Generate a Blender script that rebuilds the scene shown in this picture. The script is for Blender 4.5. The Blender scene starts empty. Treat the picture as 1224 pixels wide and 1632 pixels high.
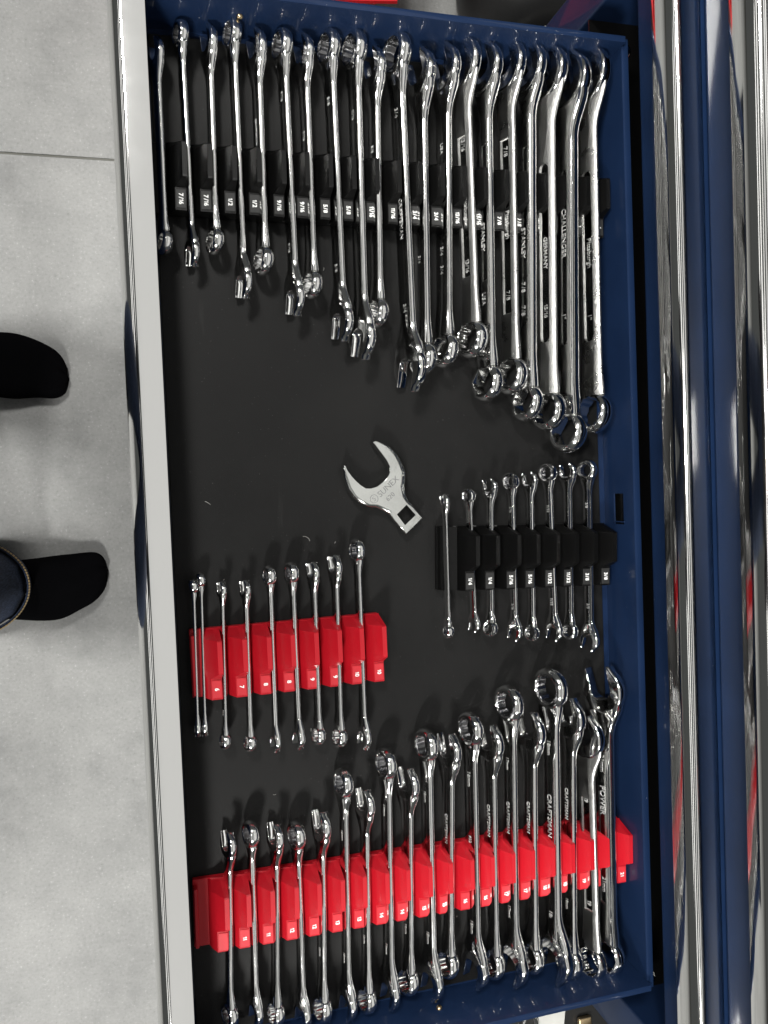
import bpy, bmesh, math, random
from math import sin, cos, pi, radians as R
from mathutils import Matrix, Vector
from mathutils.geometry import tessellate_polygon
random.seed(7)
sc = bpy.context.scene
COL = sc.collection

# ------------------------------------------------------------------ camera, world, lamps
cam = bpy.data.objects.new('camera', bpy.data.cameras.new('camera'))
COL.objects.link(cam)
cam.data.sensor_fit = 'VERTICAL'; cam.data.sensor_height = 36.0
cam.data.lens = 36.0 * 1251.6 / 1632.0
cam.data.clip_start = 0.02; cam.data.clip_end = 60
cam.matrix_world = Matrix.Translation((-0.44421, 0.52524, 0.75695)) @ (Matrix.Rotation(-0.04031, 4, 'Z') @ Matrix.Rotation(-0.26214, 4, 'Y') @ Matrix.Rotation(-0.02533, 4, 'X'))
sc.camera = cam
sc.view_settings.view_transform = 'Standard'; sc.view_settings.look = 'None'
sc.view_settings.exposure = 0.0; sc.view_settings.gamma = 1.0
world = bpy.data.worlds.new('World'); sc.world = world; world.use_nodes = True
bg = world.node_tree.nodes['Background']
bg.inputs[0].default_value = (0.80, 0.83, 0.80, 1); bg.inputs[1].default_value = 0.085

def lamp(name, loc, target, sx, sy, radiance, col=(1, 0.985, 0.95)):
    l = bpy.data.lights.new(name, 'AREA'); l.shape = 'RECTANGLE'; l.size = sx; l.size_y = sy
    l.energy = radiance * pi * sx * sy; l.color = col
    o = bpy.data.objects.new(name, l); COL.objects.link(o)
    o.location = loc
    d = Vector(target) - Vector(loc)
    o.rotation_euler = d.to_track_quat('-Z', 'Y').to_euler()
    return o
for lx_, w_, rad_ in ((-3.7, 0.5, 1.6), (-2.4, 0.4, 1.4), (-1.35, 0.22, 1.1), (-0.56, 0.40, 0.62), (0.34, 0.48, 0.95), (1.05, 0.34, 1.4), (1.80, 0.34, 1.4), (2.7, 0.36, 1.4)):  # first two strips added to brighten the far floor mirrored in the pulls
    lamp('ceiling_strip', (lx_, 0.55, 2.32), (lx_, 0.55, 0), w_, 5.0, rad_)
lamp('strip_light', (-1.12, -1.70, 2.05), (-0.2, 0.5, 0), 0.30, 0.46, 185.0)
lamp('strip_light', (-1.0, 2.0, 2.15), (-0.2, 0.6, 0), 0.25, 0.42, 135.0)
lamp('strip_light', (-1.62, 0.66, 2.20), (-0.5, 0.5, 0), 0.26, 0.40, 210.0)

# ------------------------------------------------------------------ materials
def new_mat(name):
    m = bpy.data.materials.new(name); m.use_nodes = True
    nt = m.node_tree; return m, nt, nt.nodes['Principled BSDF']
def noise(nt, scale, detail=4, rough=0.55, coord='Object', stretch=None):
    tc = nt.nodes.new('ShaderNodeTexCoord'); n = nt.nodes.new('ShaderNodeTexNoise')
    n.inputs['Scale'].default_value = scale; n.inputs['Detail'].default_value = detail; n.inputs['Roughness'].default_value = rough
    if stretch:
        mp = nt.nodes.new('ShaderNodeMapping'); mp.inputs['Scale'].default_value = stretch
        nt.links.new(tc.outputs[coord], mp.inputs[0]); nt.links.new(mp.outputs[0], n.inputs['Vector'])
    else:
        nt.links.new(tc.outputs[coord], n.inputs['Vector'])
    return n
def ramp(nt, src, stops):
    r = nt.nodes.new('ShaderNodeValToRGB'); e = r.color_ramp.elements
    while len(e) < len(stops): e.new(0.5)
    for el, (p, c) in zip(e, stops):
        el.position = p; el.color = c if len(c) == 4 else (*c, 1)
    nt.links.new(src, r.inputs[0]); return r
def bump(nt, bs, src, strength, dist):
    b = nt.nodes.new('ShaderNodeBump'); b.inputs['Strength'].default_value = strength; b.inputs['Distance'].default_value = dist
    nt.links.new(src, b.inputs['Height']); nt.links.new(b.outputs[0], bs.inputs['Normal'])
def g(v): return (v, v, v)

def metal(name, col, r0, r1, bscale=0, bstr=0, bdist=0.0002, stretch=None):
    m, nt, b = new_mat(name)
    b.inputs['Metallic'].default_value = 1; b.inputs['Base Color'].default_value = (*col, 1)
    n = noise(nt, 45, 4)
    r = ramp(nt, n.outputs['Fac'], [(0.35, g(r0)), (0.7, g(r1))])
    oi = nt.nodes.new('ShaderNodeObjectInfo'); ad = nt.nodes.new('ShaderNodeMath'); ad.operation = 'MULTIPLY_ADD'   # each tool a little duller or brighter
    nt.links.new(oi.outputs['Random'], ad.inputs[0]); ad.inputs[1].default_value = (r1 - r0) * 0.9; nt.links.new(r.outputs[0], ad.inputs[2])
    nt.links.new(ad.outputs[0], b.inputs['Roughness'])
    if bscale:
        bump(nt, b, noise(nt, bscale, 3, stretch=stretch).outputs['Fac'], bstr, bdist)
    return m
M_CHROME = metal('polished_chrome', (0.80, 0.80, 0.79), 0.03, 0.095, 60, 0.12, 0.0008)
M_SATIN = metal('satin_steel', (0.44, 0.44, 0.43), 0.22, 0.32, 800, 0.4, 0.0003)
M_CAST = metal('forged_steel', (0.44, 0.44, 0.43), 0.24, 0.36, 1000, 1.0, 0.0005)
M_DARK = metal('dark_gear_steel', (0.30, 0.30, 0.31), 0.15, 0.25)
M_MARK = metal('frosted_steel', (0.78, 0.78, 0.77), 0.35, 0.5)
M_CROW = metal('crowfoot_chrome', (0.58, 0.59, 0.57), 0.06, 0.14, 85, 0.16, 0.0012)
M_ENGRAVE = metal('stamped_steel', (0.36, 0.36, 0.36), 0.25, 0.4)
M_RAIL = metal('drawn_aluminium', (0.84, 0.84, 0.83), 0.05, 0.075, 30, 0.05, 0.0006, (1, 0.03, 1))
M_BRONZE = metal('bronze_plug', (0.55, 0.42, 0.25), 0.25, 0.35)

def paint(name, col, rough, spec=0.5, coat=0.0, specks=None, bscale=0, bstr=0):
    m, nt, b = new_mat(name)
    b.inputs['Roughness'].default_value = rough; b.inputs['Specular IOR Level'].default_value = spec
    b.inputs['Coat Weight'].default_value = coat; b.inputs['Coat Roughness'].default_value = 0.035
    n = noise(nt, 14, 6, 0.6)
    lo = tuple(c * 0.86 for c in col); hi = tuple(min(1, c * 1.14) for c in col)
    r = ramp(nt, n.outputs['Fac'], [(0.3, lo), (0.7, hi)]); out = r.outputs[0]
    if specks:
        sn = noise(nt, specks[0], 2, 0.4)
        sr = ramp(nt, sn.outputs['Fac'], [(specks[1], g(0)), (specks[1] + 0.02, g(1))])
        mx = nt.nodes.new('ShaderNodeMix'); mx.data_type = 'RGBA'
        nt.links.new(sr.outputs[0], mx.inputs[0]); nt.links.new(out, mx.inputs[6])
        mx.inputs[7].default_value = (*specks[2], 1); out = mx.outputs[2]
    nt.links.new(out, b.inputs['Base Color'])
    if bscale: bump(nt, b, noise(nt, bscale, 3).outputs['Fac'], bstr, 0.0005)
    return m
M_BLUE = paint('navy_enamel', (0.0066, 0.0165, 0.047), 0.42, 0.12, 0.28, (420, 0.80, (0.25, 0.27, 0.3)), 300, 0.05)
M_FRONT = paint('satin_navy_enamel', (0.0075, 0.0185, 0.052), 0.5, 0.03, 0.05, (420, 0.80, (0.25, 0.27, 0.3)))
def liner_mat():
    m, nt, b = new_mat('black_rubber')
    b.inputs['Specular IOR Level'].default_value = 0.22
    big = noise(nt, 6, 6, 0.65); fine = noise(nt, 700, 2, 0.4); sc_ = noise(nt, 40, 4, 0.7, stretch=(1, 0.12, 1))
    r1 = ramp(nt, big.outputs['Fac'], [(0.32, g(0.0036)), (0.5, g(0.0050)), (0.72, (0.0074, 0.0074, 0.0072))])
    r2 = ramp(nt, fine.outputs['Fac'], [(0.755, g(0)), (0.775, g(0.5))])
    r3 = ramp(nt, sc_.outputs['Fac'], [(0.66, g(0)), (0.80, g(0.05))])
    a_ = nt.nodes.new('ShaderNodeMath'); a_.operation = 'ADD'
    nt.links.new(r2.outputs[0], a_.inputs[0]); nt.links.new(r3.outputs[0], a_.inputs[1])
    mx = nt.nodes.new('ShaderNodeMix'); mx.data_type = 'RGBA'
    nt.links.new(a_.outputs[0], mx.inputs[0]); nt.links.new(r1.outputs[0], mx.inputs[6]); mx.inputs[7].default_value = (0.20, 0.20, 0.19, 1)
    nt.links.new(mx.outputs[2], b.inputs['Base Color'])
    rr = ramp(nt, big.outputs['Fac'], [(0.3, g(0.46)), (0.7, g(0.62))]); nt.links.new(rr.outputs[0], b.inputs['Roughness'])
    bump(nt, b, noise(nt, 1100, 3).outputs['Fac'], 0.3, 0.0005)
    return m
M_MAT = liner_mat()
M_BLACK = paint('black_plastic', (0.0022, 0.0022, 0.0022), 0.34, 0.25, 0, (900, 0.80, (0.1, 0.1, 0.1)), 1200, 0.12)
M_PLATE = paint('grey_tag_plastic', (0.020, 0.020, 0.020), 0.5, 0.35)
M_RED = paint('red_plastic', (0.41, 0.006, 0.014), 0.38, 0.4, 0, None, 1200, 0.08)
M_RPLATE = paint('red_tag_plastic', (0.50, 0.020, 0.03), 0.42, 0.45)
M_WHITE = paint('white_print', (0.85, 0.85, 0.84), 0.5)
M_SOCK = paint('black_knit', (0.0025, 0.0025, 0.003), 1.0, 0.03, 0, None, 900, 0.8)
M_SHIRT = paint('dark_cotton', (0.03, 0.03, 0.034), 0.9, 0.1, 0, None, 500, 0.3)
M_BIN = paint('red_bin_plastic', (0.55, 0.015, 0.02), 0.3)
M_BAG = paint('black_vinyl', (0.012, 0.012, 0.012), 0.45, 0.4, 0, None, 80, 0.4)
M_CARD = paint('pale_card', (0.55, 0.55, 0.52), 0.7)
M_THREAD = paint('tan_thread', (0.30, 0.22, 0.11), 0.8)

def tile_mat():
    m, nt, b = new_mat('grey_stone_tile')
    n1 = noise(nt, 9, 8, 0.65); n2 = noise(nt, 220, 5, 0.7)
    r1 = ramp(nt, n1.outputs['Fac'], [(0.28, (0.152, 0.154, 0.151)), (0.45, (0.212, 0.214, 0.209)), (0.72, (0.272, 0.273, 0.266))])
    r2 = ramp(nt, n2.outputs['Fac'], [(0.27, g(0.66)), (0.42, g(0.96)), (0.62, g(1.08)), (0.685, g(1.65))])
    mx = nt.nodes.new('ShaderNodeMix'); mx.data_type = 'RGBA'; mx.blend_type = 'MULTIPLY'; mx.inputs[0].default_value = 1
    nt.links.new(r1.outputs[0], mx.inputs[6]); nt.links.new(r2.outputs[0], mx.inputs[7])
    nt.links.new(mx.outputs[2], b.inputs['Base Color']); b.inputs['Roughness'].default_value = 0.5
    bump(nt, b, n2.outputs['Fac'], 0.2, 0.0008)
    return m
M_TILE = tile_mat()
M_GROUT = paint('grey_grout', (0.13, 0.13, 0.115), 0.9)
def denim_mat():
    m, nt, b = new_mat('blue_denim')
    w = noise(nt, 700, 2, 0.5, stretch=(1, 1, 0.12)); n = noise(nt, 12, 5)
    r = ramp(nt, w.outputs['Fac'], [(0.35, (0.006, 0.012, 0.032)), (0.65, (0.030, 0.048, 0.095))])
    r2 = ramp(nt, n.outputs['Fac'], [(0.3, g(0.75)), (0.7, g(1.2))])
    mx = nt.nodes.new('ShaderNodeMix'); mx.data_type = 'RGBA'; mx.blend_type = 'MULTIPLY'; mx.inputs[0].default_value = 1
    nt.links.new(r.outputs[0], mx.inputs[6]); nt.links.new(r2.outputs[0], mx.inputs[7])
    nt.links.new(mx.outputs[2], b.inputs['Base Color']); b.inputs['Roughness'].default_value = 0.9
    bump(nt, b, w.outputs['Fac'], 0.5, 0.0006)
    return m
M_DENIM = denim_mat()

# ------------------------------------------------------------------ object helpers
def link(name, me, mat=None, parent=None, mw=None, smooth=None, flat=False):
    o = bpy.data.objects.new(name, me); COL.objects.link(o)
    if mat is not None and not me.materials: me.materials.append(mat)
    if smooth is not None and me.polygons:
        me.shade_smooth(); me.set_sharp_from_angle(angle=R(smooth))
    if flat:
        for p in me.polygons:
            if abs(p.normal.z) > 0.9995: p.use_smooth = False
    if parent: o.parent = parent
    if mw is not None: o.matrix_local = mw
    return o
def tag(o, label=None, cat=None, group=None, kind=None):
    if label: o['label'] = label
    if cat: o['category'] = cat
    if group: o['group'] = group
    if kind: o['kind'] = kind
    return o
def empty(name, mw=None):
    o = bpy.data.objects.new(name, None); COL.objects.link(o); o.empty_display_size = 0.02
    if mw is not None: o.matrix_world = mw
    return o
def mesh(name, v, f):
    me = bpy.data.meshes.new(name); me.from_pydata([tuple(p) for p in v], [], f); me.update(); return me
def fix(me):
    bm = bmesh.new(); bm.from_mesh(me); bmesh.ops.recalc_face_normals(bm, faces=bm.faces); bm.to_mesh(me); bm.free(); return me
def loft(name, secs, cap=True):
    n = len(secs[0]); v = [p for s in secs for p in s]; f = []
    for i in range(len(secs) - 1):
        for j in range(n):
            k = (j + 1) % n
            f.append((i * n + j, i * n + k, (i + 1) * n + k, (i + 1) * n + j))
    if cap:
        f.append(tuple(range(n))[::-1]); f.append(tuple((len(secs) - 1) * n + j for j in range(n)))
    return fix(mesh(name, v, f))
def box(name, x0, x1, y0, y1, z0, z1, bev=0.0, seg=2):
    bm = bmesh.new()
    vs = [bm.verts.new((x, y, z)) for x in (x0, x1) for y in (y0, y1) for z in (z0, z1)]
    for q in ((0, 1, 3, 2), (4, 6, 7, 5), (0, 4, 5, 1), (2, 3, 7, 6), (0, 2, 6, 4), (1, 5, 7, 3)):
        bm.faces.new([vs[i] for i in q])
    bmesh.ops.recalc_face_normals(bm, faces=bm.faces)
    if bev: bmesh.ops.bevel(bm, geom=bm.edges[:], offset=bev, segments=seg, affect='EDGES', profile=0.5)
    me = bpy.data.meshes.new(name); bm.to_mesh(me); bm.free(); return me

_txt = {}
def glyph(ch, bold):
    k = ('glyph', ch, bold)
    if k in _txt: return _txt[k]
    if ch == '1':
        o_ = [(0.0, 0.0), (0.17, 0.0), (0.17, 1.0), (0.05, 1.0), (-0.16, 0.80), (-0.16, 0.64), (0.0, 0.74)]
        n = len(o_); v = [(x, y, z) for z in (-.03, .03) for x, y in o_]
        f = [(0, 1, 2, 3, 6), (3, 4, 5, 6)]
        fs = [tuple(q + n for q in c) for c in f] + [c[::-1] for c in f] + [(i, (i + 1) % n, n + (i + 1) % n, n + i) for i in range(n)]
        r = ([Vector(p) for p in v], fs)
    else:
        c = bpy.data.curves.new('lettering', 'FONT'); c.body = ch; c.extrude = 0.021; c.offset = bold; c.resolution_u = 3
        o = bpy.data.objects.new('lettering', c); COL.objects.link(o)
        me = bpy.data.meshes.new_from_object(o.evaluated_get(bpy.context.evaluated_depsgraph_get()))
        bpy.data.objects.remove(o); bpy.data.curves.remove(c)
        r = ([v.co / 0.70 for v in me.vertices], [tuple(p.vertices) for p in me.polygons]); bpy.data.meshes.remove(me)
    _txt[k] = r; return r
def text_mesh(s, bold=0.012):
    if (s, bold) in _txt: return _txt[(s, bold)]
    if all(ch in '0123456789/' for ch in s):
        v, f, x = [], [], 0.0
        for ch in s:
            gv, gf = glyph(ch, bold); lo = min(p.x for p in gv); hi = max(p.x for p in gv); b0 = len(v)
            v += [(p.x - lo + x, p.y - 0.5, p.z) for p in gv]; f += [tuple(q + b0 for q in c) for c in gf]
            x += hi - lo + (0.13 if ch != '/' else 0.10)
        x -= 0.13
        me = mesh('lettering', [(p[0] - x / 2, p[1], p[2]) for p in v], f)
        _txt[(s, bold)] = (me, x); return me, x
    return word_mesh(s, bold)
def word_mesh(s, bold=0.012):
    """flat lettering, cap height 1, centred on the origin"""
    if (s, bold) in _txt: return _txt[(s, bold)]
    c = bpy.data.curves.new('lettering', 'FONT'); c.body = s; c.size = 1.0
    c.extrude = 0.03; c.offset = bold; c.resolution_u = 3
    o = bpy.data.objects.new('lettering', c); COL.objects.link(o)
    dg = bpy.context.evaluated_depsgraph_get()
    me = bpy.data.meshes.new_from_object(o.evaluated_get(dg))
    bpy.data.objects.remove(o); bpy.data.curves.remove(c)
    xs = [v.co.x for v in me.vertices]; ys = [v.co.y for v in me.vertices]
    cx, cy = (max(xs) + min(xs)) / 2, (max(ys) + min(ys)) / 2; h = 0.70
    for v in me.vertices: v.co = ((v.co.x - cx) / h, (v.co.y - cy) / h, v.co.z / h)
    w = (max(xs) - min(xs)) / h
    _txt[(s, bold)] = (me, w); return me, w
def put_text(s, mat, parent, mw, cap, wide=1.0, bold=0.012, name='lettering', fit=None):
    me, w = text_mesh(s, bold)
    if fit: wide = min(wide, fit / (w * cap))
    me2 = me
    if not me.materials: me.materials.append(mat)
    elif me.materials[0] != mat:
        k = (s, bold, mat.name)
        if k not in _txt:
            me2 = me.copy(); me2.materials.clear(); me2.materials.append(mat); _txt[k] = (me2, w)
        me2 = _txt[k][0]
    return link(name, me2, None, parent, mw @ Matrix.Diagonal((cap * wide, cap, cap, 1)))

# ------------------------------------------------------------------ spanner geometry (local x along the tool, y up across it, z out of its face)
def rounded(r, segs=4):
    return [(r * (1 - cos(a)), r * sin(a)) for a in [pi / 2 * i / segs for i in range(segs + 1)]]
def inset_loop(pts, ds):
    n = len(pts); out = []
    for i in range(n):
        p0, p1, p2 = pts[i - 1], pts[i], pts[(i + 1) % n]
        e1 = Vector((p1[0] - p0[0], p1[1] - p0[1])); e2 = Vector((p2[0] - p1[0], p2[1] - p1[1]))
        if e1.length < 1e-9: e1 = e2
        if e2.length < 1e-9: e2 = e1
        e1.normalize(); e2.normalize()
        n1 = Vector((-e1.y, e1.x)); n2 = Vector((-e2.y, e2.x)); m = n1 + n2
        if m.length < 1e-6: m = n1
        m.normalize(); k = max(0.6, m.dot(n1))
        out.append((p1[0] + m.x * ds[i] / k, p1[1] + m.y * ds[i] / k))
    return out
def slab_verts(pts, rad, T, tilt=None):
    """closed outline (anticlockwise) -> rings of a rounded slab of thickness T"""
    rings = []
    prof = rounded(1.0, 4)
    seq = [(i, -1) for i in range(4, -1, -1)] + [(i, 1) for i in range(0, 5)]
    for i, s in seq:
        d, h = prof[i]
        lp = inset_loop(pts, [r * d for r in rad])
        rings.append([(p[0], p[1], s * (T / 2 - r * (1 - h))) for p, r in zip(lp, rad)])
    return rings
def open_head(s, sign, shaft_w, T):
    """jaw outline with its centre at the origin, jaws towards -x, turned 15 degrees; returns mesh"""
    a = []
    Ro = 1.04 * s
    def P(x, y, r): a.append((x, y, r))
    # anticlockwise, jaw axis +x
    P(0.98 * s, 0.52 * s, .35); P(0.99 * s, 0.60 * s, .6); P(0.93 * s, 0.70 * s, 1)
    for d in range(44, 152, 9): P(Ro * cos(R(d)), Ro * sin(R(d)) * 0.99, 1)
    for d in range(156, 209, 8): P(Ro * cos(R(d)), Ro * sin(R(d)) * 0.99, 1)
    for d in range(212, 317, 9): P(Ro * cos(R(d)), Ro * sin(R(d)) * 0.99, 1)
    P(0.90 * s, -0.70 * s, 1); P(0.95 * s, -0.60 * s, .6); P(0.94 * s, -0.52 * s, .35)
    for x, y in ((0.7, -.5), (0.4, -.5), (0.1, -.5), (-0.1, -.49), (-0.24, -.40), (-0.34, -.26), (-0.39, 0), (-0.34, .26), (-0.24, .40), (-0.1, .49), (0.1, .5), (0.4, .5), (0.7, .5)):
        P(x * s, y * s, .16)
    r0 = min(0.40 * T, 0.0034)
    ang = pi + R(15) * sign
    pts = [(x * cos(ang) - y * sin(ang), x * sin(ang) + y * cos(ang)) for x, y, _ in a]
    rings = slab_verts(pts, [r0 * q for *_, q in a], T)
    n = len(pts); v = [p for r in rings for p in r]; f = []
    for i in range(len(rings) - 1):
        for j in range(n):
            k = (j + 1) % n; f.append((i * n + j, i * n + k, (i + 1) * n + k, (i + 1) * n + j))
    for base, flip in ((0, True), ((len(rings) - 1) * n, False)):
        for t in tessellate_polygon([[Vector(v[base + j]) for j in range(n)]]):
            f.append(tuple(base + q for q in (t[::-1] if flip else t)))
    me = mesh('open_end', v, f); return fix(me)
NR = 72
def star(s, hexa=False):
    out = []
    for i in range(NR):
        ph = 360 * i / NR
        def h(p): return (s / 2) / cos(R((p + 30) % 60 - 30))
        out.append(h(ph) if hexa else min(max(h(ph), h(ph + 30)), s / 2 * 1.13))
    return out
def ring_mesh(name, outer, inner_r, T, lip=0.0005, inner_T=None):
    """outer: (radius, z) profile from bottom to top; inner_r: list of NR radii"""
    loops = []
    for r, z in outer: loops.append([(r * cos(2 * pi * i / NR), r * sin(2 * pi * i / NR), z) for i in range(NR)])
    it = (inner_T or T) / 2
    for dr, z in ((lip, it), (0, it - lip), (0, -it + lip), (lip, -it)):
        loops.append([((inner_r[i] + dr) * cos(2 * pi * i / NR), (inner_r[i] + dr) * sin(2 * pi * i / NR), z) for i in range(NR)])
    v = [p for l in loops for p in l]; f = []; m = len(loops)
    for a in range(m):
        b = (a + 1) % m
        for j in range(NR):
            k = (j + 1) % NR; f.append((a * NR + j, a * NR + k, b * NR + k, b * NR + j))
    return fix(mesh(name, v, f))
def box_profile(Ro, T, bulge=0.10, c=0.18):
    pr = []
    for i in range(9):
        t = -1 + 2 * i / 8
        pr.append((Ro * (1 - bulge * t * t), T / 2 * t * (1 - c * 0.0)))
    pr = [(pr[0][0] - c * 0.001 - 0.0010, -T / 2)] + [(r, z * 0.90) for r, z in pr] + [(pr[-1][0] - 0.0012, T / 2)]
    return pr
def smooth01(t): t = max(0, min(1, t)); return t * t * (3 - 2 * t)
def shaft_mesh(xa, xb, w, t, wa, wb, ta, tb, La, Lb, pocket=None, corner=0.45, crown=44, oval=0):
    """lofted bar from xa to xb; flares to width wa/thickness ta over La at the first end, wb/tb over Lb at the other; pocket=(x0,x1,half width,depth,round)"""
    xs = set()
    for i in range(11):
        xs.add(xa + La * i / 10); xs.add(xb - Lb * i / 10)
    for i in range(1, 6): xs.add(xa + La + (xb - xa - La - Lb) * i / 6)
    if pocket:
        p0, p1, pw, dp, rd = pocket
        e = pw if rd else 0.0009
        for i in range(9):
            q = e * (1 - cos(pi / 2 * i / 8)) if rd else e * i / 8
            xs.add(p0 + q); xs.add(p1 - q)
    xs = sorted(x for x in xs if xa - 1e-9 <= x <= xb + 1e-9)
    secs = []
    for x in xs:
        ka = 1 - smooth01((x - xa) / La) if La else 0; kb = 1 - smooth01((xb - x) / Lb) if Lb else 0
        W = w + (wa - w) * ka ** 1.4 + (wb - w) * kb ** 1.4
        Th = t + (ta - t) * ka + (tb - t) * kb
        a, b = W / 2, Th / 2; c = min(a, b) * corner
        # crowned narrow edge (arc over +-cr) turning into the flat face through a small corner
        cr = R(crown); hb = b - c * 0.35; rc = hb / sin(cr); x0 = a - rc
        pts = [(x0 + rc * cos(q), rc * sin(q)) for q in [cr * i / 5 for i in range(6)]]
        ex, ey = pts[-1]; c2 = b - ey
        pts += [(ex - c2 * 1.1 * k, ey + c2 * math.sin(k * pi / 2)) for k in (0.33, 0.66, 1.0)]
        yb = b
        if oval:
            hwv = 0.00002
            if pocket and pocket[0] <= x <= pocket[1]:
                q = min(x - pocket[0], pocket[1] - x); hwv = pocket[2]
                if pocket[4] and q < hwv: hwv = max(0.00002, hwv * math.sqrt(max(0, 1 - (1 - q / hwv) ** 2)))
            fy = lambda xx: b * max(0.0, 1 - (xx / a) ** oval) ** (1 / oval)
            pts = [(hwv + (a - hwv) * (1 - (k / 8.0) ** 2.6) , 0) for k in range(9)]
            pts = [(px_, fy(px_)) for px_, _ in pts]; yb = fy(hwv); pts[-1] = (hwv + 0.00001, yb)
        if pocket:
            p0, p1, pw, dp, rd = pocket
            d = 0.0; hw = pw
            if p0 <= x <= p1:
                q = min(x - p0, p1 - x)
                if rd:
                    if q < pw: hw = pw * math.sqrt(max(0, 1 - (1 - q / pw) ** 2))
                    d = dp if q > 1e-6 else 0
                else: d = dp * min(1, q / 0.0009)
            hw = max(hw, 0.00002)
            s2 = max(hw - 0.0005, 0.00001)
            top = [(hw, yb), (s2, yb - d), (0, yb - d), (-s2, yb - d), (-hw, yb)]
        else: top = [(0, yb)]
        pts += top
        pts += [(-p[0], p[1]) for p in pts[:9][::-1]]
        low = [(-p[0], -p[1]) for p in pts[1:-1]]
        pts = pts + low
        secs.append([(x, p[0], p[1]) for p in pts])
    return loft('shaft', secs)

WORDS = {'': 'blank', '7/16': 'seven-sixteenths', '1/2': 'half-inch', '9/16': 'nine-sixteenths', '5/8': 'five-eighths', '11/16': 'eleven-sixteenths', '3/4': 'three-quarters',
         '13/16': 'thirteen-sixteenths', '7/8': 'seven-eighths', '15/16': 'fifteen-sixteenths', '1': 'one-inch', '1/4': 'quarter-inch', '5/16': 'five-sixteenths', '11/32': 'eleven-thirty-seconds',
         '3/8': 'three-eighths', '6': 'six', '7': 'seven', '8': 'eight', '9': 'nine', '10': 'ten', '11': 'eleven', '12': 'twelve', '13': 'thirteen', '14': 'fourteen', '15': 'fifteen',
         '16': 'sixteen', '17': 'seventeen', '18': 'eighteen', '19': 'nineteen', '21': 'twenty-one'}
SMOOTH = 32
def wrench(rec, label, group):
    cx, cy, cz, psi, Lh, w, t, s, lean, ka, kb, fin, texts = rec
    th = R(lean)
    u = Vector((cos(psi), sin(psi), 0)); h = Vector((-sin(psi), cos(psi), 0))
    wv = h * sin(th) + Vector((0, 0, 1)) * cos(th); nv = u.cross(wv)
    mw = Matrix((( u.x, wv.x, nv.x, cx), (u.y, wv.y, nv.y, cy), (u.z, wv.z, nv.z, cz), (0, 0, 0, 1)))
    ratchet = 'r' in (ka, kb)
    root = empty('ratcheting_wrench' if ratchet else 'combination_wrench', mw)
    tag(root, label, 'wrench', group)
    body = {'c': M_CHROME, 'f': M_CHROME, 'w': M_CHROME, 'p': M_SATIN, 'g': M_CAST}[fin]
    ends = []
    for end, k in ((-1, ka), (1, kb)):
        if k == 'o':
            T = 0.34 * s + 0.0026; ext = 0.98 * s; wn = 1.86 * s; cover = 0.50 * s; fl = 1.22 * s
        elif k == 'r':
            T = 0.36 * s + 0.0048; ext = 0.82 * s + 0.0022; wn = 1.42 * ext; cover = 0.74 * ext; fl = 1.0 * s
        else:
            T = 0.44 * s + 0.0038; ext = 0.71 * s + 0.0022; wn = 1.36 * ext; cover = 0.80 * ext; fl = 1.1 * s
        ends.append((k, T, ext, wn, cover, fl))
        xc = end * (Lh - ext)
        base = Matrix.Translation((xc, 0, 0))
        flip = Matrix.Identity(4) if end < 0 else Matrix.Rotation(pi, 4, 'X') @ Matrix.Rotation(pi, 4, 'Y') @ Matrix.Rotation(0, 4, 'Z')
        if end > 0: flip = Matrix.Rotation(pi, 4, 'Z')
        if k == 'o':
            me = open_head(s, 1 if end < 0 else -1, w, T)
            o = link('open_end', me, M_CHROME, root, base @ flip, 50, True)
        elif k == 'r':
            hole = [0.62 * s] * NR
            o = link('ratchet_head', ring_mesh('ratchet_head', box_profile(ext, T, 0.12), hole, T, 0.0006), M_CHROME, root, base, 40, True)
            rim = [0.62 * s - 0.0001] * NR
            prof = [(0.62 * s - 0.0002, -T / 2 * 0.86), (0.62 * s - 0.0002, T / 2 * 0.86)]
            link('ratchet_gear', ring_mesh('ratchet_gear', prof, star(s * 1.0), T * 0.9, 0.0005), M_DARK, o, None, 25, True)
        else:
            tilt = Matrix.Rotation(R(8) * (-end), 4, 'Y')
            link('box_end', ring_mesh('box_end', box_profile(ext, T, 0.14), star(s * 1.02, k == 'h'), T, 0.0007), M_CHROME, root, base @ tilt, 40, True)
    (k1, T1, e1, w1, c1, f1), (k2, T2, e2, w2, c2, f2) = ends
    xa = -(Lh - e1) + c1; xb = (Lh - e2) - c2
    pocket = None
    if fin == 'p': pocket = (-Lh + e1 + 2.9 * s, Lh - e2 - 2.5 * s, w * 0.25, 0.0016, False)
    if fin == 'g': pocket = (-Lh + e1 + 3.4 * s, Lh - e2 - 2.6 * s, w * 0.25, 0.0018, True)
    me = shaft_mesh(xa, xb, w, t, w1, w2, T1 * (0.93 if k1 == 'o' else 0.74), T2 * (0.93 if k2 == 'o' else 0.74), f1 * 1.35, f2 * 1.35, pocket, 0.5 if fin in 'pg' else 0.42, 64 if fin in 'pg' else 46, 2.0 if fin in 'pg' else 0)
    sh_ = link('shaft', me, body, root, None, 28)
    if pocket:          # the floor of the recessed panel is polished, the shank round it satin
        me.materials.append(M_CHROME)
        for p in me.polygons:
            c_ = p.center
            if abs(p.normal.z) > 0.97 and abs(c_.y) < pocket[2] * 0.9 and pocket[0] + 0.0005 < c_.x < pocket[1] - 0.0005: p.material_index = 1
    dz = pocket[3] if pocket else 0
    for st, x, cap in texts:
        cap = min(cap * 0.74, w * 0.52)
        put_text(st, M_MARK, root, Matrix.Translation((x, 0, t / 2 - dz + 0.00003 - (t / 2 * (1 - math.sqrt(1 - (pocket[2] / (w / 2)) ** 2)) if pocket else 0))), cap, 1.0, 0.006, 'lettering')
    return root

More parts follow.
